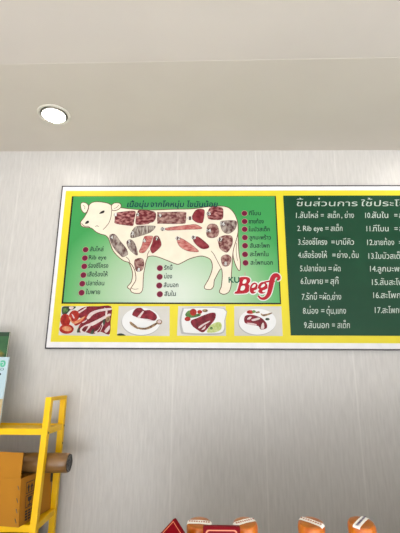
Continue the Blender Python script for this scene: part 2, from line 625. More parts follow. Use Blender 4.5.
fill(bm, [S(p) for p in smooth([(85.2, 224), (86.2, 221.8), (88.6, 220.8), (89.2, 222.6), (87.5, 223.8)], 3)], Y4 - 0.0008, 2)
cow = put('cow_illustration', bm, [m_cream, m_brown, m_eye], sign, 'cream cow drawn with brown outlines')


def A(pts, u0, v0, s):
    return [(u0 + u / s, v0 + v / s) for u, v in pts]


CUTS = [
    ('rib', A([(36, 130), (40, 122), (95, 112), (162, 108), (170, 125), (162, 165), (155, 203), (130, 206), (40, 192), (33, 170)], 110, 195, 6.667)),
    ('rib', A([(185, 112), (205, 103), (295, 112), (306, 150), (290, 180), (265, 187), (250, 195), (178, 199), (173, 160)], 110, 195, 6.667)),
    ('fat', [(157.6, 213.2), (160, 212.6), (184, 212.2), (186, 215.3), (185.6, 222), (182.5, 223.9), (160, 223.8), (157.6, 222.8)]),
    ('stripe', A([(138, 262), (165, 218), (200, 208), (290, 207), (302, 218), (270, 250), (200, 275), (145, 288)], 110, 195, 6.667)),
    ('grey', A([(62, 95), (72, 68), (110, 55), (150, 75), (200, 145), (255, 210), (290, 260), (308, 320), (280, 345), (235, 362), (195, 325), (140, 270), (85, 180)], 105, 230, 13.33)),
    ('grey', A([(256, 207), (269, 199), (284, 214), (293, 250), (280, 246), (262, 228)], 50, 180, 3.333)),
    ('pink', A([(120, 170), (150, 150), (225, 148), (240, 165), (215, 235), (180, 300), (130, 365), (85, 375), (55, 355), (90, 280)], 135, 225, 13.33)),
    ('deep', A([(250, 165), (290, 145), (320, 165), (350, 240), (345, 285), (300, 335), (240, 380), (215, 355), (205, 310), (232, 240)], 135, 225, 13.33)),
    ('fat', A([(140, 120), (165, 105), (190, 112), (195, 145), (185, 172), (165, 181), (147, 172)], 110, 240, 5.714)),
    ('deep', A([(162, 85), (200, 15), (250, -10), (320, 0), (325, 60), (305, 165), (270, 178), (215, 165), (160, 120)], 180, 210, 13.33)),
    ('pink', A([(40, 222), (130, 208), (200, 200), (240, 198), (282, 222), (250, 230), (180, 232), (100, 236), (45, 237)], 160, 195, 6.667)),
    ('pink', A([(112, 292), (138, 288), (200, 325), (257, 373), (240, 381), (180, 373), (128, 340)], 160, 195, 6.667)),
    ('deep', A([(225, 290), (250, 278), (290, 305), (326, 340), (320, 356), (285, 361), (255, 345), (225, 312)], 160, 195, 6.667)),
    ('rib', A([(40, 60), (70, 30), (120, 22), (195, 35), (208, 90), (195, 165), (110, 172), (55, 165), (30, 140)], 205, 205, 11.43)),
    ('fat', A([(15, 320), (25, 255), (60, 220), (130, 228), (160, 300), (140, 360), (80, 380), (30, 365)], 205, 205, 11.43)),
    ('grey', A([(175, 195), (230, 182), (345, 182), (362, 225), (335, 290), (270, 330), (210, 310), (180, 250)], 205, 205, 11.43)),
    ('fat', A([(255, 225), (300, 203), (345, 210), (350, 255), (335, 290), (310, 318), (270, 295), (258, 265)], 180, 205, 6.667)),
    ('fat', A([(273, 360), (285, 340), (315, 332), (340, 350), (338, 380), (318, 408), (285, 405)], 180, 205, 6.667)),
]
for key, pts in CUTS:
    bm = bmesh.new()
    q = [S(p) for p in smooth(pts, 3)]
    fill(bm, q, Y6, 0)
    ribbon(bm, q, 0.0016, Y6 - 0.0001, 1, closed=True)
    put('meat_cut', bm, [MEAT[key], mat('cut_edge', (92, 52, 48), 0.5, k=PRINT) if 'm_cutedge' not in globals() else m_cutedge], cow)
    if 'm_cutedge' not in globals():
        m_cutedge = bpy.data.materials['cut_edge']
# pale fat end of one cut
m_numdisc = mat('number_backing_ink', (84, 62, 58), 0.45, k=PRINT)
NUMS = [('1', 115.6, 216.3), ('2', 137.8, 216.3), ('9', 160.2, 217.4), ('3', 132.6, 235.2), ('4', 111.9, 239.2), ('5', 129.3, 243.6),
        ('6', 144.6, 242.3), ('7', 156.9, 240.4), ('10', 162.9, 230.7), ('11', 190, 219.9), ('15', 208.6, 215.3), ('12', 178, 240),
        ('13', 193.6, 239.2), ('14', 208.7, 232.4), ('16', 222.7, 225.6), ('17', 220.3, 241.4), ('8', 138.8, 271.6), ('8', 225.6, 265.4)]
for s, x, y in NUMS:
    bm = bmesh.new()
    hw = 1.0 if len(s) == 1 else 2.0
    p0, p1 = S((x - hw, y)), S((x + hw, y))
    c_ = ((p0[0] + p1[0]) / 2, p0[1] + 0.0085)
    disc(bm, c_, 0.0095 if len(s) == 1 else 0.0135, 0.0115, Y7, 2)
    lettering(bm, s, p0, p1, 0.0165, Y7 - 0.0003, bold=0.0012, mi=0)
    put('cut_number', bm, [m_print_white, m_eye, m_numdisc], cow)

CAPS = [
    # dot x, dot y, text, x start, x end, baseline
    (85.75, 249.8, 'สันไหล่', 90, 103.3, 251.3), (85, 258.2, 'Rib eye', 88.9, 106.3, 259.5), (84.4, 266.5, 'ร่องซี่โครง', 88.3, 108.2, 267.9),
    (83.5, 275.2, 'เสือร้องไห้', 87.7, 107.5, 276.5), (82.4, 283.8, 'ปลาช่อน', 86.5, 104.2, 285.4), (81.7, 292.8, 'ใบพาย', 86, 100, 294.2),
    (159.9, 268.2, 'รักบี้', 164.2, 172.3, 269.8), (159.7, 276.9, 'น่อง', 164.2, 172, 278.5), (159.3, 285.6, 'สันนอก', 163.8, 178.3, 287.2),
    (159.9, 294.3, 'สันใน', 164.5, 175.7, 296),
    (244.4, 213.5, 'ทีโบน', 249.3, 260.6, 215.3), (244.6, 221.6, 'ชายท้อง', 249, 263.7, 223.5), (244.6, 229.4, 'ใบบัวสเต็ก', 249, 269.7, 231.4),
    (244.8, 237.7, 'ลูกมะพร้าว', 249.5, 270.8, 239.6), (245, 245.8, 'สันสะโพก', 250, 269.5, 247.8), (245, 254.5, 'สะโพกใน', 250, 268.4, 256.3),
    (245.5, 263, 'สะโพกนอก', 250.6, 272.7, 264.8)]
for dx, dy, s, xa, xb, yb in CAPS:
    bm = bmesh.new()
    c = S((dx, dy))
    disc(bm, c, 0.0172, 0.0172, Y4, 1)
    disc(bm, c, 0.0150, 0.0150, Y4 - 0.0003, 0)
    put('bullet_dot', bm, [m_dot, m_dotring], diagram)
    bm = bmesh.new()
    lettering(bm, s, S((xa, yb)), S((xb, yb)), 0.0205, Y4, bold=0.0012)
    put('caption', bm, m_dark, diagram)
for s, xa, xb in (('เนื้อนุ่ม', 127.3, 148.6), ('จากโคหนุ่ม', 150.6, 184), ('ไขมันน้อย', 187.2, 217.7)):
    bm = bmesh.new()
    lettering(bm, s, S((xa, 207.2)), S((xb, 207.2)), 0.0275, Y7, bold=0.002, shear=0.12)
    put('headline', bm, m_teal, diagram)

# emblem in the corner of the diagram
bm = bmesh.new()
lettering(bm, 'KU', S((228.8, 282.8)), S((239.3, 282.8)), 0.0265, Y7, bold=0.003)
put('green_letters', bm, m_kugreen, diagram)


def Z8(pts):
    return [S((225 + u / 6.667, 265 + v / 6.667)) for u, v in pts]


def ell(cx, cy, rx, ry, rot=0.0, n=20):
    o = []
    for i in range(n):
        a = 2 * math.pi * i / n
        x, y = rx * math.cos(a), ry * math.sin(a)
        o.append((cx + x * math.cos(rot) - y * math.sin(rot), cy + x * math.sin(rot) + y * math.cos(rot)))
    return o


Bl = smooth([(98, 84), (125, 80), (150, 82), (166, 92), (168, 110), (156, 128), (166, 142), (165, 166), (148, 186), (112, 192), (64, 192), (70, 178), (80, 172), (96, 112), (92, 104)], 3)
solid = [Bl, ell(191, 155, 28, 40, 0.3), ell(250, 153, 34, 42, 0.35)]
fst = smooth([(344, 100), (356, 96), (358, 82), (346, 70), (328, 74), (315, 95), (307, 130), (299, 168), (288, 200), (266, 222), (240, 224), (220, 206)], 4, False)
fw = [0.010 + 0.016 * math.sin(math.pi * min(1, max(0, (i / (len(fst) - 1)) * 1.05))) for i in range(len(fst))]
bar_ = [(262, 116), (300, 108), (332, 110)]
white = [smooth([(124, 100), (140, 98), (143, 108), (136, 122), (117, 124)], 3), smooth([(110, 142), (130, 140), (133, 154), (124, 168), (103, 170)], 3),
         smooth([(178, 152), (186, 136), (199, 128), (204, 138), (194, 150)], 3), smooth([(192, 172), (206, 166), (222, 158), (226, 166), (212, 178), (196, 180)], 3),
         smooth([(238, 150), (247, 133), (260, 126), (266, 136), (254, 148)], 3), smooth([(250, 172), (266, 166), (282, 158), (286, 168), (270, 180), (252, 182)], 3)]
bm = bmesh.new()
for q in solid:
    z = Z8(q)
    fill(bm, z, Y5, 1); ribbon(bm, z, 0.011, Y5, 1, closed=True)
ribbon(bm, Z8(fst), [v + 0.010 for v in fw], Y5 - 0.0002, 1)
ribbon(bm, Z8(bar_), 0.017, Y5 - 0.0001, 1)
for k, q in enumerate(solid):
    fill(bm, Z8(q), Y6 - 0.0001 * k, 0)
    if k:
        ribbon(bm, Z8(q), 0.0022, Y6 - 0.0001 * k - 0.00005, 1, closed=True)
for q in white:
    fill(bm, Z8(q), Y7, 1)
ribbon(bm, Z8(fst), fw, Y7 - 0.0002, 0)
ribbon(bm, Z8(bar_), 0.009, Y7 - 0.0003, 0)
put('red_letters', bm, [m_red, m_print_white], diagram, 'fat red script letters outlined in white')
bm = bmesh.new()
lettering(bm, '|', S((244.6, 275)), S((245.3, 275)), 0.012, Y4)
put('small_mark', bm, m_dotring, diagram)

# --- four photographs printed along the bottom
m_photo_bg = mat('print_pale_grey', (222, 219, 211), 0.35, rgb2=(234, 231, 225), scale=5, k=PRINT, spec=0.2)
m_plate = mat('print_plate_white', (252, 252, 252), 0.35, rgb2=(255, 255, 255), scale=9, k=PRINT, spec=0.2)
m_plate_rim = mat('print_plate_rim', (188, 188, 186), 0.35, k=PRINT, spec=0.2)
m_tomato = mat('print_tomato', (150, 20, 16), 0.35, rgb2=(204, 56, 36), scale=40, k=PRINT, spec=0.2)
m_orange = mat('print_orange_flesh', (226, 128, 84), 0.35, rgb2=(240, 176, 130), scale=60, k=PRINT, spec=0.2)
m_leaf = mat('print_leaf', (58, 104, 48), 0.35, rgb2=(120, 160, 84), scale=60, k=PRINT, spec=0.2)
m_shade = mat('print_dark_green', (34, 44, 36), 0.35, rgb2=(70, 86, 66), scale=50, k=PRINT, spec=0.2)
m_lime = mat('print_lime', (186, 206, 110), 0.35, rgb2=(226, 234, 170), scale=80, k=PRINT, spec=0.2)
m_steak = meat('print_steak', (108, 12, 30), (156, 40, 56), 40)
m_fatp = mat('print_fat', (228, 200, 200), 0.35, rgb2=(240, 226, 222), scale=60, k=PRINT, spec=0.2)
m_bits = mat('print_brown', (98, 58, 40), 0.35, rgb2=(190, 160, 120), scale=90, k=PRINT, spec=0.2)


def photo(corners, label):
    bm = bmesh.new()
    q = [S(p) for p in corners]
    fill(bm, q, Y2, 0)
    return put('photo_print', bm, m_photo_bg, sign, label)


def pic(parent, name, shapes, y=Y4):
    """One printed motif: a list of (material, outline in pixels, is it smooth)."""
    bm = bmesh.new()
    ms = []
    for k, (m, pts) in enumerate(shapes):
        if m not in ms:
            ms.append(m)
        fill(bm, [S(p) for p in smooth(pts, 3)], y - 0.00004 * k, ms.index(m))
    put(name, bm, ms, parent)


p = photo([(61.7, 306.1), (111.7, 306.2), (109.6, 336.1), (58.6, 335.2)], 'photo of raw red ribs beside cut tomatoes')
a_ = lambda pts: A(pts, 55, 300, 6.667)
pic(p, 'greenery', [(m_shade, a_([(48, 50), (80, 42), (140, 44), (125, 62), (100, 70), (80, 92), (50, 95)])), (m_leaf, a_([(52, 62), (78, 55), (88, 70), (65, 85)])),
                    (m_fatp, a_([(95, 45), (125, 45), (118, 62), (100, 62)]))], Y3)
pic(p, 'ribs', [(m_steak, a_([(142, 82), (200, 46), (290, 42), (376, 44), (372, 140), (366, 226), (330, 222), (300, 212), (250, 228), (200, 214), (148, 215), (165, 165), (190, 130), (140, 110)])),
                (m_fatp, a_([(212, 118), (240, 82), (300, 62), (372, 54), (374, 66), (300, 78), (255, 98), (225, 128)])),
                (m_fatp, a_([(225, 160), (290, 128), (360, 92), (370, 104), (318, 134), (250, 172)])),
                (m_fatp, a_([(170, 190), (196, 170), (228, 158), (240, 172), (214, 206), (196, 218), (170, 212)])),
                (m_fatp, a_([(262, 215), (290, 198), (318, 150), (326, 158), (306, 205), (285, 226)])),
                (m_steak, a_([(180, 198), (198, 178), (214, 176), (204, 200), (190, 210)])),
                (m_fatp, a_([(330, 50), (350, 70), (346, 100), (336, 100), (338, 74)])),
                (m_fatp, a_([(330, 205), (362, 170), (366, 190), (345, 218)])),
                (m_shade, a_([(146, 214), (158, 186), (166, 190), (160, 216)])), (m_shade, a_([(236, 222), (252, 196), (262, 196), (256, 226)])),
                (m_steak, a_([(188, 206), (204, 184), (222, 172), (214, 194), (200, 212)])), (m_steak, a_([(280, 214), (296, 194), (312, 164), (314, 176), (298, 212)])),
                (m_fatp, a_([(150, 84), (180, 66), (206, 50), (210, 55), (186, 74), (156, 92)])), (m_fatp, a_([(180, 150), (200, 138), (214, 130), (212, 138), (192, 152)])),
                (m_bits, a_([(340, 120), (362, 108), (368, 130), (350, 150)])), (m_shade, a_([(318, 138), (334, 126), (336, 146), (326, 172)]))], Y3)
pic(p, 'tomato', [(m_tomato, a_(ell(70, 135, 34, 42))), (m_tomato, a_(ell(128, 108, 34, 40, 0.4))), (m_tomato, a_(ell(78, 194, 48, 32))), (m_orange, a_(ell(80, 192, 32, 16, 0.1))),
                  (m_tomato, a_([(130, 158), (170, 140), (212, 100), (206, 122), (172, 156), (140, 172)])),
                  (m_orange, a_([(92, 110), (104, 118), (126, 146), (200, 108), (170, 144), (128, 160), (104, 140)])),
                  (m_fatp, a_([(112, 95), (122, 100), (132, 120), (124, 122)]))], Y4)
p = photo([(118.8, 306.2), (169.6, 306.4), (169.5, 336), (117, 335.6)], 'photo of raw steak on white plate with a mushroom')
a_ = lambda pts: A(pts, 112, 300, 6.349)
pic(p, 'plate', [(m_plate_rim, a_(ell(184, 140, 124, 88))), (m_plate, a_(ell(186, 136, 122, 86))), (m_shade, a_([(36, 216), (60, 212), (84, 222), (84, 226), (36, 226)]))], Y3)
pic(p, 'steak', [(m_steak, a_([(128, 92), (150, 56), (185, 50), (206, 66), (240, 64), (276, 88), (286, 112), (270, 132), (230, 122), (180, 116), (148, 106)])),
                 (m_fatp, a_([(160, 112), (176, 92), (196, 70), (202, 76), (186, 100), (176, 116)])), (m_fatp, a_([(200, 120), (235, 126), (265, 134), (235, 132)]))])
pic(p, 'garnish', [(m_bits, a_([(112, 142), (124, 140), (168, 176), (160, 184), (122, 160)])), (m_bits, a_([(158, 172), (190, 176), (225, 172), (285, 142), (282, 158), (232, 186), (180, 188)])),
                   (m_plate, a_([(160, 150), (185, 146), (215, 142), (248, 140), (240, 160), (205, 172), (170, 168)])), (m_bits, a_(ell(300, 140, 19, 16))), (m_fatp, a_(ell(301, 138, 12, 10)))])
p = photo([(178.3, 306.2), (225.5, 306.4), (226.1, 335.9), (177, 335.7)], 'photo of one raw beef chunk on square plate with tomato')
a_ = lambda pts: A(pts, 172, 300, 6.349)
pic(p, 'plate', [(m_plate_rim, a_([(64, 62), (90, 50), (330, 52), (338, 130), (330, 206), (250, 222), (80, 218), (56, 200), (48, 130)])),
                 (m_plate, a_([(74, 64), (100, 54), (326, 56), (332, 130), (322, 200), (240, 212), (92, 208), (70, 190), (60, 130)]))], Y3)
pic(p, 'beef_chunk', [(m_steak, a_([(120, 132), (160, 114), (225, 88), (262, 80), (278, 90), (272, 124), (240, 164), (214, 194), (190, 206), (150, 182), (126, 160)])),
                      (m_fatp, a_([(168, 172), (200, 150), (240, 132), (236, 140), (200, 162), (176, 180)])), (m_fatp, a_([(186, 190), (208, 168), (216, 160), (208, 184)]))])
pic(p, 'garnish', [(m_leaf, a_([(84, 92), (105, 68), (130, 70), (150, 90), (178, 84), (180, 100), (140, 112), (100, 112)])), (m_tomato, a_(ell(99, 121, 19, 14))), (m_tomato, a_(ell(135, 78, 22, 22))), (m_tomato, a_(ell(176, 76, 16, 12))),
                   (m_bits, a_(ell(210, 68, 18, 10))), (m_lime, a_([(236, 170), (262, 150), (300, 140), (316, 160), (306, 192), (270, 206), (222, 206)])), (m_leaf, a_(ell(250, 180, 9, 9)))], Y5)
p = photo([(234.2, 306.3), (281.3, 306.4), (282.7, 336), (234.3, 335.8)], 'photo of curled raw steak on round white plate')
a_ = lambda pts: A(pts, 228, 300, 6.349)
pic(p, 'plate', [(m_plate_rim, a_(ell(184, 143, 120, 82))), (m_plate, a_(ell(187, 138, 118, 82)))], Y3)
pic(p, 'steak', [(m_steak, a_([(102, 118), (114, 98), (150, 94), (190, 104), (222, 122), (246, 152), (244, 180), (208, 188), (192, 166), (150, 160), (108, 146)])),
                 (m_fatp, a_([(120, 122), (134, 108), (150, 108), (136, 124)])), (m_fatp, a_([(150, 124), (196, 112), (200, 122), (160, 134)])), (m_fatp, a_([(208, 180), (216, 150), (226, 146), (230, 176), (220, 186)])),
                 (m_fatp, a_([(118, 146), (150, 146), (180, 154), (176, 162), (140, 158)]))])
pic(p, 'garnish', [(m_tomato, a_(ell(142, 77, 24, 12))), (m_leaf, a_(ell(164, 74, 12, 9))), (m_bits, a_([(176, 76), (198, 72), (200, 82), (178, 84)])),
                   (m_bits, a_([(208, 84), (226, 92), (276, 80), (276, 88), (232, 104), (212, 98)])), (m_shade, a_(ell(250, 122, 14, 8)))])

# --- right: the green text board
bm = bmesh.new(); rect(bm, tx0, tx1, tz0, tz1, Y2)
board = put('text_board', bm, m_board, sign, 'dark green panel with white handwritten Thai list')
def words(name, toks, v, size, bold, lift=0.08):
    """One written line: words at measured places along a baseline."""
    bm = bmesh.new()
    for s_, ua, ub in toks:
        lettering(bm, s_, S((280 + ua / 3.133, 180 + v / 3.133)), S((280 + ub / 3.133, 180 + v / 3.133)), size, Y3, bold=bold, shear=0.1, lift=lift)
    put(name, bm, m_chalk, board)


words('heading', [('ชิ้นส่วนการ', 53, 243), ('ใช้ประโยชน์', 256, 455)], 82, 0.0285, 0.0, 0.20)
EQ = '='
for v, toks in (
    (119, [('1.', 50, 60), ('สันไหล่', 62, 120), (EQ, 128, 138), ('สเต็ก', 149, 187), (',', 192, 195), ('ย่าง', 203, 232)]),
    (160, [('2.', 54, 66), ('Rib eye', 72, 134), (EQ, 142, 153), ('สเต็ก', 159, 196)]),
    (203, [('3.', 57, 68), ('ร่องซี่โครง', 70, 148), (EQ, 161, 172), ('บาบีคิว', 176, 232)]),
    (244, [('4.', 57, 69), ('เสือร้องไห้', 71, 148), (EQ, 164, 175), ('ย่าง', 179, 212), (',', 216, 219), ('ต้ม', 225, 247)]),
    (286, [('5.', 63, 74), ('ปลาช่อน', 77, 144), (EQ, 152, 163), ('ผัด', 168, 190)]),
    (326, [('6.', 65, 77), ('ใบพาย', 79, 135), (EQ, 141, 152), ('สุกี้', 158, 185)]),
    (375, [('7.', 69, 80), ('รักบี้', 82, 117), (EQ, 123, 132), ('ผัด,ย่าง', 134, 192)]),
    (419, [('8.', 72, 84), ('น่อง', 86, 120), (EQ, 129, 140), ('ตุ๋น,แกง', 146, 207)]),
    (464, [('9.', 76, 87), ('สันนอก', 89, 154), (EQ, 163, 173), ('สเต็ก', 180, 219)]),
    (119, [('10.', 267, 286), ('สันใน', 288, 340), (EQ, 358, 369), ('สเต็ก', 373, 412)]),
    (161, [('11.', 271, 290), ('ทีโบน', 292, 341), (EQ, 359, 370), ('สเต็ก', 374, 413)]),
    (204, [('12.', 273, 294), ('ชายท้อง', 296, 358), (EQ, 373, 384), ('ต้ม', 390, 414)]),
    (247, [('13.', 277, 299), ('ใบบัวสเต็ก', 301, 390), (EQ, 400, 411), ('สเต็ก', 416, 455)]),
    (287, [('14.', 282, 304), ('ลูกมะพร้าว', 306, 408), (EQ, 418, 429), ('ย่าง', 434, 462)]),
    (329, [('15.', 288, 311), ('สันสะโพก', 313, 400), (EQ, 410, 421), ('สเต็ก', 426, 465)]),
    (370, [('16.', 292, 314), ('สะโพกใน', 316, 402), (EQ, 412, 423), ('ผัด', 428, 450)]),
    (417, [('17.', 297, 319), ('สะโพกนอก', 321, 412), (EQ, 422, 433), ('ผัด', 438, 460)])):
    words('text_line', toks, v, 0.0265, 0.0003)

# ------------------------------------------------------------------ yellow rack
m_rack = mat('yellow_paint', (246, 194, 0), 0.4, rgb2=(250, 200, 2), scale=12, spec=0.25, k=0.95)
m_bolt = mat('dark_bolt', (60, 50, 30), 0.5, metal=0.4)
m_black_piece = mat('plain_black', (24, 22, 22), 0.5)
RX, LX = -0.694, -1.49               # right and left side frames
ZT, ZS1, ZS2, ZS3 = EYE.z - 0.09, EYE.z - 0.2176, EYE.z - 0.577, EYE.z - 0.93
YR = 2.046


def yf(z):                            # the front post leans forward towards the floor
    return 1.862 - (ZT - z) * 0.06


rack = thing('ladder_rack', 'yellow metal ladder rack with open tubular side frame by the wall', 'rack', (RX - 0.4, 1.9, 0))
for x in (RX, LX):
    bm = bmesh.new(); bar(bm, (x, yf(0), 0), (x, yf(ZT), ZT), 0.026, 0.030); put('front_post', bm, m_rack, rack)
    bm = bmesh.new(); bar(bm, (x, YR, 0), (x, YR, ZT), 0.026, 0.026); put('rear_post', bm, m_rack, rack)
    bm = bmesh.new(); bar(bm, (x, yf(ZT) + 0.006, ZT - 0.008), (x, YR - 0.014, ZT - 0.008), 0.026, 0.016); put('top_bar', bm, m_rack, rack)
for zs in (ZS1, ZS2, ZS3):
    bm = bmesh.new()
    y0 = yf(zs)
    h = 0.026
    box(bm, LX + 0.013, RX - 0.013, y0 - 0.012, y0 + 0.006, zs - h, zs, bevel=0.002)
    box(bm, LX + 0.013, RX - 0.013, YR - 0.008, YR + 0.010, zs - h, zs, bevel=0.002)
    for x in (LX, RX):
        box(bm, x - 0.010, x + 0.010, y0 + 0.016, YR - 0.014, zs - h, zs, bevel=0.002)
    box(bm, LX + 0.008, RX - 0.008, y0 + 0.004, YR - 0.006, zs - 0.010, zs - 0.006)
    put('shelf', bm, m_rack, rack)
for y_, z_ in ((YR + 0.002, at(61.3, 425.5, YR).z), (YR + 0.002, at(57.0, 443.0, YR).z), (yf(EYE.z - 0.224), at(46, 433.5, 1.83).z)):
    bm = bmesh.new()
    lathe(bm, [(0.004, 0.012), (0.004, 0.0145), (0.0, 0.0155)], (RX, y_, z_), 12, axis='X')
    put('bolt', bm, m_bolt, rack)
# small black piece on the inner face of the rear post
cz = at(50.2, 476, YR).z
bm = bmesh.new(); box(bm, RX - 0.024, RX - 0.013, YR - 0.022, YR - 0.004, cz - 0.020, cz + 0.018, bevel=0.002); put('black_piece', bm, m_black_piece, rack, 'small black piece')

# ------------------------------------------------------------------ cardboard box and what lies about it
m_card = mat('cardboard', (184, 124, 38), 0.7, rgb2=(192, 130, 38), scale=5, bump=0.1, bscale=120, spec=0.15, k=0.92)
m_card_in = mat('cardboard_inside', (150, 100, 44), 0.8)
m_ink = mat('black_box_print', (34, 26, 20), 0.6)
m_staple = mat('steel_staple', (120, 108, 90), 0.35, metal=0.8)
bx1, bx0 = -0.754, -1.17
FLARE = 0.013                       # the loaded box bulges: its right side is wider at the foot
by0 = at(20.5, 500, 1.8).y
by0, by1 = 1.795, 2.036
bz0 = ZS2 + 0.0
bz1 = at(21.5, 479, by0).z
crate = thing('cardboard_box', 'open brown cardboard box on the rack shelf, front flap standing up', 'box', (bx1, by0, bz0))
T = 0.005
bm = bmesh.new()
box(bm, bx0, bx1, by0, by0 + T, bz0, bz1)
box(bm, bx0, bx1, by1 - T, by1, bz0, bz1)
box(bm, bx0, bx0 + T, by0 + T, by1 - T, bz0, bz1)
box(bm, bx1 - T, bx1, by0 + T, by1 - T, bz0, bz1)
box(bm, bx0 + T, bx1 - T, by0 + T, by1 - T, bz0, bz0 + T)
for v in bm.verts:
    if v.co.z < bz0 + 0.001 and v.co.x > bx1 - 0.01:
        v.co.x += FLARE
put('box_body', bm, m_card, crate)
bm = bmesh.new(); box(bm, bx0 + 0.002, bx1 - 0.002, by0 + 0.0005, by0 + 0.0045, bz1, bz1 + 0.098, bevel=0.001); put('front_flap', bm, m_card, crate, 'front flap standing upright')
bm = bmesh.new(); box(bm, bx0 + 0.002, bx1 - 0.002, by0 + 0.09, by1 - 0.004, bz1 - 0.010, bz1 - 0.0055); put('rear_flap', bm, m_card, crate, 'rear flap folded in')
# handling marks printed on the right side
FX = bx1 + 0.0006


def side(pts):
    """Polygon on the box's right face from (y, z) pairs."""
    f = bm.faces.new([bm.verts.new((FX + FLARE * (bz1 - z) / (bz1 - bz0), y, z)) for y, z in pts])
    f.normal_update()
    if f.normal.x < 0:
        f.normal_flip()


def side_frame(y0, y1, z0, z1, t):
    side([(y0, z0), (y1, z0), (y1, z0 + t), (y0, z0 + t)]); side([(y0, z1 - t), (y1, z1 - t), (y1, z1), (y0, z1)])
    side([(y0, z0), (y0 + t, z0), (y0 + t, z1), (y0, z1)]); side([(y1 - t, z0), (y1, z0), (y1, z1), (y1 - t, z1)])


def onx(px, py, x):
    d = ray(px, py)
    return EYE + d * (x / d.x)


qa, qb = onx(25.0, 492, bx1), onx(29.5, 484, bx1)
ym0, ym1 = 1.835, 1.895
za = bz1 - 0.022
bm = bmesh.new()
side_frame(ym0, ym1, za - 0.044, za, 0.003)
for yy in (ym0 + 0.018, ym1 - 0.018):
    side([(yy - 0.004, za - 0.038), (yy + 0.004, za - 0.038), (yy + 0.004, za - 0.022), (yy - 0.004, za - 0.022)])
    side([(yy - 0.010, za - 0.024), (yy + 0.010, za - 0.024), (yy, za - 0.008)])
put('handling_mark', bm, m_ink, crate, 'black arrows printed in a frame')
zb = za - 0.050
bm = bmesh.new()
side_frame(ym0, ym1, zb - 0.046, zb, 0.003)
yc = (ym0 + ym1) / 2
side([(yc - 0.016, zb - 0.008), (yc + 0.016, zb - 0.008), (yc + 0.012, zb - 0.024), (yc - 0.012, zb - 0.024)])
side([(yc - 0.003, zb - 0.036), (yc + 0.003, zb - 0.036), (yc + 0.003, zb - 0.024), (yc - 0.003, zb - 0.024)])
side([(yc - 0.014, zb - 0.041), (yc + 0.014, zb - 0.041), (yc + 0.014, zb - 0.036), (yc - 0.014, zb - 0.036)])
put('handling_mark', bm, m_ink, crate, 'black goblet printed in a frame')
zc = zb - 0.054
bm = bmesh.new()
for k in range(4):
    for j in range(3):
        y_ = ym0 + j * 0.021
        side([(y_, zc - k * 0.010 - 0.007), (y_ + 0.017, zc - k * 0.010 - 0.007), (y_ + 0.017, zc - k * 0.010), (y_, zc - k * 0.010)])
put('handling_mark', bm, m_ink, crate, 'block of black printing')
for px, py in ((18.4, 488), (17.2, 500.5), (16.6, 511), (15.6, 521)):
    q = at(px, py, by0)
    bm = bmesh.new()
    bar(bm, (q.x - 0.004, by0 - 0.0008, q.z + 0.008), (q.x + 0.004, by0 - 0.0008, q.z - 0.008), 0.0028, 0.0028)
    put('staple', bm, m_staple, crate)

crate.rotation_euler = (0, 0, -0.16)     # set a little askew on the shelf

# box on the shelf below
b2 = thing('cardboard_box', 'brown cardboard box mostly out of view on the rack shelf below the open box', 'box', (-0.98, 1.9, ZS3))
bm = bmesh.new(); box(bm, -1.24, -0.745, 1.79, 2.025, ZS3, EYE.z - 0.640, bevel=0.003); put('box_body', bm, m_card, b2)
bm = bmesh.new(); box(bm, -1.24, -0.745, 1.88, 1.93, EYE.z - 0.640, EYE.z - 0.6396); put('tape', bm, mat('packing_tape', (160, 116, 60), 0.25), b2, 'brown packing tape')

# tube wrapped in brown tape lying on the box
m_tube = mat('brown_tape_wrap', (104, 72, 34), 0.3, rgb2=(138, 102, 60), scale=14, stretch=(0.5, 2, 2), bump=0.25, bscale=30, coat=0.4)
m_tubeend = mat('dark_crumpled_end', (30, 30, 32), 0.35, rgb2=(104, 102, 100), scale=120, ramp=(0.45, 0.75), bump=0.6, bscale=90)
tr_ = 0.040
tcz = bz1 + tr_ + 0.0005
tube = thing('cardboard_tube', 'brown tape-wrapped roll lying across the box, poking out of the rack', 'tube', (-0.9, 1.905, bz1))
bm = bmesh.new()
prof = [(tr_ - 0.004, 0.0), (tr_, 0.003)] + [(tr_ * (1 + 0.008 * math.sin(k * 2.1)), 0.003 + 0.06 * k) for k in range(1, 9)] + [(tr_ * 1.01, 0.545), (tr_, 0.578), (tr_ - 0.004, 0.582)]
wv = lambda a, k: 0.006 * math.sin(3 * a + k) + 0.004 * math.sin(7 * a - 2 * k)
tx_ = -0.597 - 0.582
lathe(bm, prof, (tx_, 1.905, tcz), 48, axis='X', wob=wv)
put('roll', bm, m_tube, tube, smooth=True)
bm = bmesh.new()
rings = [(tr_ - 0.003, 0.5822), (tr_ - 0.006, 0.586), (tr_ * 0.55, 0.581), (tr_ * 0.3, 0.585), (0.0, 0.5825)]
lathe(bm, rings, (tx_, 1.905, tcz), 36, axis='X', wob=lambda a, k: 0.05 * math.sin(5 * a + 2 * k) if 0 < k < 4 else 0)
put('end_cap', bm, m_tubeend, tube, 'crumpled dark end')

# ------------------------------------------------------------------ leaflets standing on the top shelf
m_gcover = mat('green_cover', (34, 84, 48), 0.35, rgb2=(52, 104, 58), scale=16)
m_gdark = mat('dark_green_band', (24, 58, 36), 0.35)
m_olive = mat('olive_print', (120, 112, 40), 0.4, rgb2=(60, 92, 44), scale=50)
m_paper = mat('paper_edge', (226, 222, 210), 0.6)
m_blue = mat('pale_blue_cover', (186, 212, 222), 0.3, rgb2=(196, 220, 228), scale=8, k=0.85, spec=0.2)
m_mint = mat('mint_lettering', (84, 190, 150), 0.4)
m_sand = mat('sand_print', (186, 170, 134), 0.4, rgb2=(170, 150, 100), scale=30)
m_slate = mat('slate_print', (70, 96, 110), 0.4)


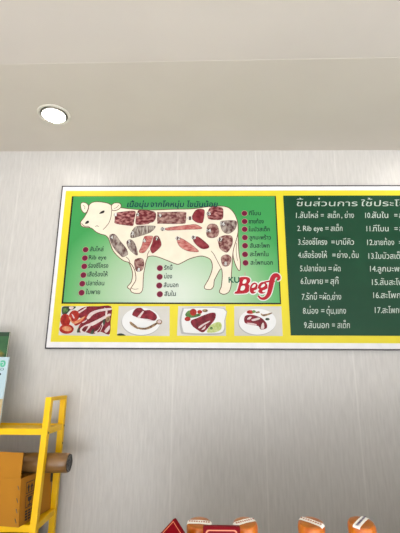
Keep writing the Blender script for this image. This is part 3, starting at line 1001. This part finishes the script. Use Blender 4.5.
def leaflet(name, label, xr, width, ybot, ytop, zbot, ztop, th, mcover):
    """A booklet leaning back: bottom edge nearer the room than the top. Returns thing and a (u, v) placer."""
    t = thing(name, label, 'booklet', (xr - width / 2, ybot, zbot))
    def P(u, v, d=0.0):          # u from the right edge leftwards, v from the bottom up
        k = v / (ztop - zbot)
        return Vector((xr - u, ybot + (ytop - ybot) * k - d, zbot + v))
    H = ztop - zbot
    bm = bmesh.new()
    for d0, d1 in ((0.0, 0.0006), (-th, -th + 0.0006)):
        vs = [bm.verts.new(P(u, v, d)) for u in (0, width) for v in (0, H) for d in (d0, d1)]
        for q in ((0, 1, 3, 2), (4, 6, 7, 5), (0, 4, 5, 1), (2, 3, 7, 6), (0, 2, 6, 4), (1, 5, 7, 3)):
            bm.faces.new([vs[i] for i in q])
    bmesh.ops.recalc_face_normals(bm, faces=bm.faces)
    put('cover', bm, mcover, t)
    bm = bmesh.new()
    vs = [bm.verts.new(P(u, v, d)) for u in (0.0015, width - 0.001) for v in (0.001, H - 0.0015) for d in (-0.0001, -th + 0.0007)]
    for q in ((0, 1, 3, 2), (4, 6, 7, 5), (0, 4, 5, 1), (2, 3, 7, 6), (0, 2, 6, 4), (1, 5, 7, 3)):
        bm.faces.new([vs[i] for i in q])
    bmesh.ops.recalc_face_normals(bm, faces=bm.faces)
    put('pages', bm, m_paper, t, 'white page edges')
    return t, P, H


def patch(P, pts, d):
    f = bm.faces.new([bm.verts.new(P(u, v, d)) for u, v in pts])
    f.normal_update()
    if f.normal.y > 0:
        f.normal_flip()


zb_ = ZS1 - 0.006
gl, GP, GH = leaflet('booklet', 'tall dark green booklet standing behind the pale blue one', -0.957, 0.30, 1.944, 1.958, zb_, EYE.z + 0.206, 0.010, m_gcover)
bm = bmesh.new(); patch(GP, [(0, GH - 0.020), (0.30, GH - 0.020), (0.30, GH), (0, GH)], 0.0012); put('cover_band', bm, m_gdark, gl, 'darker band along the top')
bm = bmesh.new(); patch(GP, [(0.008, GH - 0.105), (0.03, GH - 0.085), (0.07, GH - 0.075), (0.3, GH - 0.08), (0.3, GH - 0.13), (0.06, GH - 0.12), (0.02, GH - 0.125)], 0.0012); put('cover_picture', bm, m_olive, gl)
bl, BP, BH = leaflet('booklet', 'pale blue booklet with green lettering standing in front on the top shelf', -0.921, 0.21, 1.897, 1.910, zb_, EYE.z + 0.0855, 0.008, m_blue)
def blit(s, u0, u1, v, size, m, name, d=0.0012, bold=0.0):
    global bm
    tmp = bmesh.new()
    lettering(tmp, s, (0, 0), (u0 - u1, 0), size, 0, bold=bold)
    k = tmp
    for vtx in k.verts:
        vtx.co = BP(u0 - vtx.co.x, v + vtx.co.z, d)
    put(name, k, m, bl)
zt = lambda py: at(4, py, 1.905).z - zb_
blit('ตัวอ', 0.085, 0.014, zt(366.5), 0.028, m_mint, 'cover_lettering', bold=0.004)
blit('คู่มือ', 0.085, 0.016, zt(370.5), 0.012, m_slate, 'cover_lettering')
blit('เกษตร', 0.09, 0.026, zt(375), 0.008, m_dark, 'cover_lettering', bold=0.002)
bm = bmesh.new(); patch(BP, [(0, 0.0), (0.21, 0.0), (0.21, zt(399)), (0, zt(399))], 0.0012); put('cover_picture', bm, m_sand, bl, 'sand coloured picture along the bottom')

# ------------------------------------------------------------------ counter below the frame and what stands on it
CZ = 1.05
m_counter = mat('white_counter', (120, 114, 108), 0.5)
cn = thing('counter', 'plain grey shop counter below the view carrying the orange packs', 'counter', (0.3, 1.1, 0))
bm = bmesh.new(); box(bm, -0.27, 1.8, 0.90, 1.32, 0.08, CZ - 0.03); put('counter_body', bm, m_counter, cn)
bm = bmesh.new(); box(bm, -0.30, 1.83, 0.88, 1.34, CZ - 0.03, CZ, bevel=0.004); put('worktop', bm, m_counter, cn)
lg = thing('wall_shade_block', 'tall grey block added below the view to shade the lower right wall', 'counter', (1.2, 0.78, 0))  # added unseen block that keeps floor bounce off the lower right wall
bm = bmesh.new(); box(bm, 0.62, 1.83, 0.73, 0.84, 0, 1.21); put('shade_block_body', bm, m_counter, lg)
bm = bmesh.new(); box(bm, 0.60, 1.85, 0.71, 0.86, 1.21, 1.24, bevel=0.004); put('shade_block_top', bm, m_counter, lg)
bm = bmesh.new(); box(bm, -0.24, 1.77, 0.93, 1.28, 0, 0.08); put('plinth', bm, m_recess, cn)

m_orange_wrap = mat('orange_film', (204, 94, 4), 0.3, rgb2=(232, 130, 24), scale=60, stretch=(1, 1, 0.5), coat=0.35, bump=0.5, bscale=70, k=0.72)
m_orange_top = mat('orange_top', (190, 98, 10), 0.3, rgb2=(206, 118, 22), scale=40, coat=0.25, bump=0.3, bscale=90, k=0.68)
m_label = mat('white_label', (253, 248, 242), 0.5, k=1.0)
m_print = mat('red_brown_print', (186, 128, 112), 0.5)
m_crease = mat('film_crease_highlight', (230, 160, 104), 0.3, k=0.8)


def slope(bm, c, H):
    """The sealed tops dip towards the customer."""
    for v in bm.verts:
        k = min(1.0, max(0.0, (v.co.z - CZ - H + 0.06) / 0.035))
        v.co.z += (v.co.y - c.y) * 0.17 * k


def pack(px, pyt, y, wpx, ang, label, dark, seed):
    """A round stack sealed in orange film with a label strip across its top."""
    e = at(px, pyt + 4.9, y)
    r = at(px + wpx / 2, 522, y).x - at(px, 522, y).x
    c = Vector((e.x, y, CZ))
    H = e.z - CZ
    t = thing('snack_pack', label, 'snack pack', c, 'orange film wrapped packs')
    rnd = random.Random(seed)
    ph = [rnd.uniform(0, 6.28) for _ in range(4)]
    wob = lambda a, k: 0.012 * math.sin(9 * a + ph[0] + 0.4 * k) + 0.010 * math.sin(17 * a + ph[1] - k * 0.5) if k else 0
    bm = bmesh.new()
    prof = [(r * 0.9, 0.0), (r * 0.97, 0.004)] + [(r * (0.965 + 0.012 * math.sin(k * 1.7)), 0.004 + (H - 0.024) * k / 7) for k in range(1, 7)] + \
           [(r * 0.985, H - 0.016), (r * 1.0, H - 0.011), (r * 0.985, H - 0.006), (r * 0.94, H - 0.0025), (r * 0.88, H - 0.0008)]
    lathe(bm, prof, c, 56, wob=wob)
    slope(bm, c, H)
    put('wrapped_body', bm, m_orange_wrap, t, smooth=True)
    bm = bmesh.new()
    lathe(bm, [(r * 0.89, H - 0.0010), (r * 0.84, H - 0.0001), (r * 0.6, H + 0.0010), (0.0, H + 0.0014)], c, 48, wob=lambda a, k: 0.01 * math.sin(11 * a + ph[2]) if k < 2 else 0)
    slope(bm, c, H)
    put('top', bm, m_orange_top, t, smooth=True)
    # label strip: across the top, then down over the rim at both ends
    d = Vector((math.cos(ang), math.sin(ang), 0)); nrm = Vector((-d.y, d.x, 0))
    hw = 0.0078
    fwd = 0.003 if abs(ang) < 0.3 else 0.0
    line = [(-r * 0.97, H - 0.0022), (-r * 0.90, H - 0.0001), (-r * 0.8, H + 0.0011), (0, H + 0.0021), (r * 0.8, H + 0.0011), (r * 0.90, H - 0.0001), (r * 0.97, H - 0.0022)]
    bm = bmesh.new()
    rows = [(bm.verts.new(c - Vector((0, fwd, 0)) + d * s_ + nrm * hw + Vector((0, 0, h))), bm.verts.new(c - Vector((0, fwd, 0)) + d * s_ - nrm * hw + Vector((0, 0, h)))) for s_, h in line]
    for a, b in zip(rows, rows[1:]):
        bm.faces.new((a[0], b[0], b[1], a[1]))
    slope(bm, c, H)
    lab = put('label_strip', bm, m_label, t, 'white label strip across the top')
    bm = bmesh.new()
    for k in range(-4, 5):
        s0 = k * r * 0.19
        w_ = r * rnd.uniform(0.05, 0.08)
        zz = c - Vector((0, fwd, 0)) + Vector((0, 0, H + 0.0027))
        f = bm.faces.new([bm.verts.new(zz + d * (s0 + a) + nrm * b * hw * 0.34) for a, b in ((-w_, -1), (w_, -1), (w_, 1), (-w_, 1))])
        f.normal_update()
        if f.normal.z < 0:
            f.normal_flip()
    slope(bm, c, H)
    put('label_print', bm, dark, lab)
    # creases down the film, their highlights painted as pale strips
    bm = bmesh.new()
    for a0, sgn in ((-2.5 + rnd.uniform(-.3, .2), 1), (-1.25 + rnd.uniform(-.3, .3), -1 if seed == 2 else 1)):
        pts = []
        for j in range(9):
            a = a0 + sgn * 0.07 * j
            h = H - 0.012 - 0.0055 * j
            pts.append((c + Vector((math.cos(a) * r * 1.01, math.sin(a) * r * 1.01, h)), c + Vector((math.cos(a) * r * 1.01, math.sin(a) * r * 1.01, h - 0.0022))))
        v = [(bm.verts.new(p), bm.verts.new(q)) for p, q in pts]
        for a, b in zip(v, v[1:]):
            bm.faces.new((a[0], a[1], b[1], b[0]))
    slope(bm, c, H)
    put('film_crease', bm, m_crease, t, 'crease in the film, its highlight painted pale')
    return t


pack(199.3, 517.2, 1.00, 25.2, R(-5), 'orange film wrapped pack between the two red cards, white label straight across', m_print, 1)
pack(245.0, 517.2, 1.00, 25.0, R(25), 'orange wrapped pack right behind the upright red card corner, label slanting up to the right', m_print, 2)
pack(311.0, 517.2, 1.00, 26.4, R(-37), 'orange wrapped pack standing alone, its label slanting down to the right', m_print, 3)
pack(361.2, 517.0, 1.00, 27.0, R(48), 'rightmost orange wrapped pack with a steep label striped white and purple', mat('purple_print', (96, 72, 110), 0.5), 4)

m_redcard = mat('red_card', (142, 0, 20), 0.5, rgb2=(156, 2, 24), scale=20, spec=0.08, k=0.5)
m_gold = mat('gold_pink_line', (226, 130, 90), 0.4, k=0.75)


def card(name, label, c, w_, h_, th, rot, yaw, round_frame):
    """An upright card c = centre; rotated by rot in its own plane, then turned by yaw about the vertical."""
    def P(u, v, d=0.0):
        x = u * math.cos(rot) - v * math.sin(rot); z = u * math.sin(rot) + v * math.cos(rot)
        return Vector((c[0] + x * math.cos(yaw) - d * math.sin(yaw) * -1, c[1] + x * math.sin(yaw) - d * math.cos(yaw), c[2] + z))
    t = thing(name, label, 'card', (c[0], c[1], CZ))
    bm = bmesh.new()
    vs = [bm.verts.new(P(u, v, d)) for u in (-w_ / 2, w_ / 2) for v in (-h_ / 2, h_ / 2) for d in (0, -th)]
    for q in ((0, 1, 3, 2), (4, 6, 7, 5), (0, 4, 5, 1), (2, 3, 7, 6), (0, 2, 6, 4), (1, 5, 7, 3)):
        bm.faces.new([vs[i] for i in q])
    bmesh.ops.recalc_face_normals(bm, faces=bm.faces)
    bmesh.ops.bevel(bm, geom=list(bm.edges), offset=0.0012, segments=2, affect='EDGES')
    put('card_body', bm, m_redcard, t)
    bm = bmesh.new()
    ins = 0.0055 if round_frame else 0.0028
    a, b = w_ / 2 - ins, h_ / 2 - ins
    rr = 0.006 if round_frame else 0.0008
    loop = []
    for cx, cy, a0 in ((a - rr, b - rr, 0), (-a + rr, b - rr, 90), (-a + rr, -b + rr, 180), (a - rr, -b + rr, 270)):
        for k in range(5):
            q = R(a0 + k * 22.5)
            loop.append((cx + rr * math.cos(q), cy + rr * math.sin(q)))
    n = len(loop); lw = 0.0011 if round_frame else 0.0007
    inn = [(u * (1 - lw * 2 / abs(a)), v * (1 - lw * 2 / abs(b))) for u, v in loop]
    vo = [bm.verts.new(P(u, v, 0.0004)) for u, v in loop]
    vi = [bm.verts.new(P(u, v, 0.0004)) for u, v in inn]
    for i in range(n):
        f = bm.faces.new((vo[i], vo[(i + 1) % n], vi[(i + 1) % n], vi[i]))
    bmesh.ops.recalc_face_normals(bm, faces=bm.faces)
    put('border_line', bm, m_gold, t, 'pale gold border line')
    return t, P


e = at(221.5, 526.8, 0.93)
wq = at(240, 527, 0.93).x - at(203, 527, 0.93).x
ch = e.z - CZ
card('red_card', 'upright red card with a rounded gold border line, between two orange packs', (e.x, 0.93, CZ + ch / 2), wq, ch, 0.012, 0.0, 0.0, True)
tip = at(173.4, 518.8, 0.95)
sq = (tip.z - CZ) / math.sqrt(2)
dm, DP = card('red_card', 'red card standing on its corner like a diamond at the left end', (tip.x, 0.95, CZ + (tip.z - CZ) / 2), sq, sq, 0.010, R(45), R(-28), False)
bm = bmesh.new()
for u, v in ((0.0385, 0.0265), (0.0440, 0.0120), (0.0250, 0.0300)):
    for k in range(5):
        a = 2 * math.pi * k / 5
        p3 = [DP(u, v, 0.0005), DP(u + 0.007 * math.cos(a - 0.35), v + 0.007 * math.sin(a - 0.35), 0.0005), DP(u + 0.009 * math.cos(a), v + 0.009 * math.sin(a), 0.0005), DP(u + 0.007 * math.cos(a + 0.35), v + 0.007 * math.sin(a + 0.35), 0.0005)]
        bm.faces.new([bm.verts.new(q) for q in p3])
bmesh.ops.recalc_face_normals(bm, faces=bm.faces)
put('gold_flower', bm, mat('gold_print', (206, 130, 50), 0.35, metal=0.2), dm, 'gold flowers')
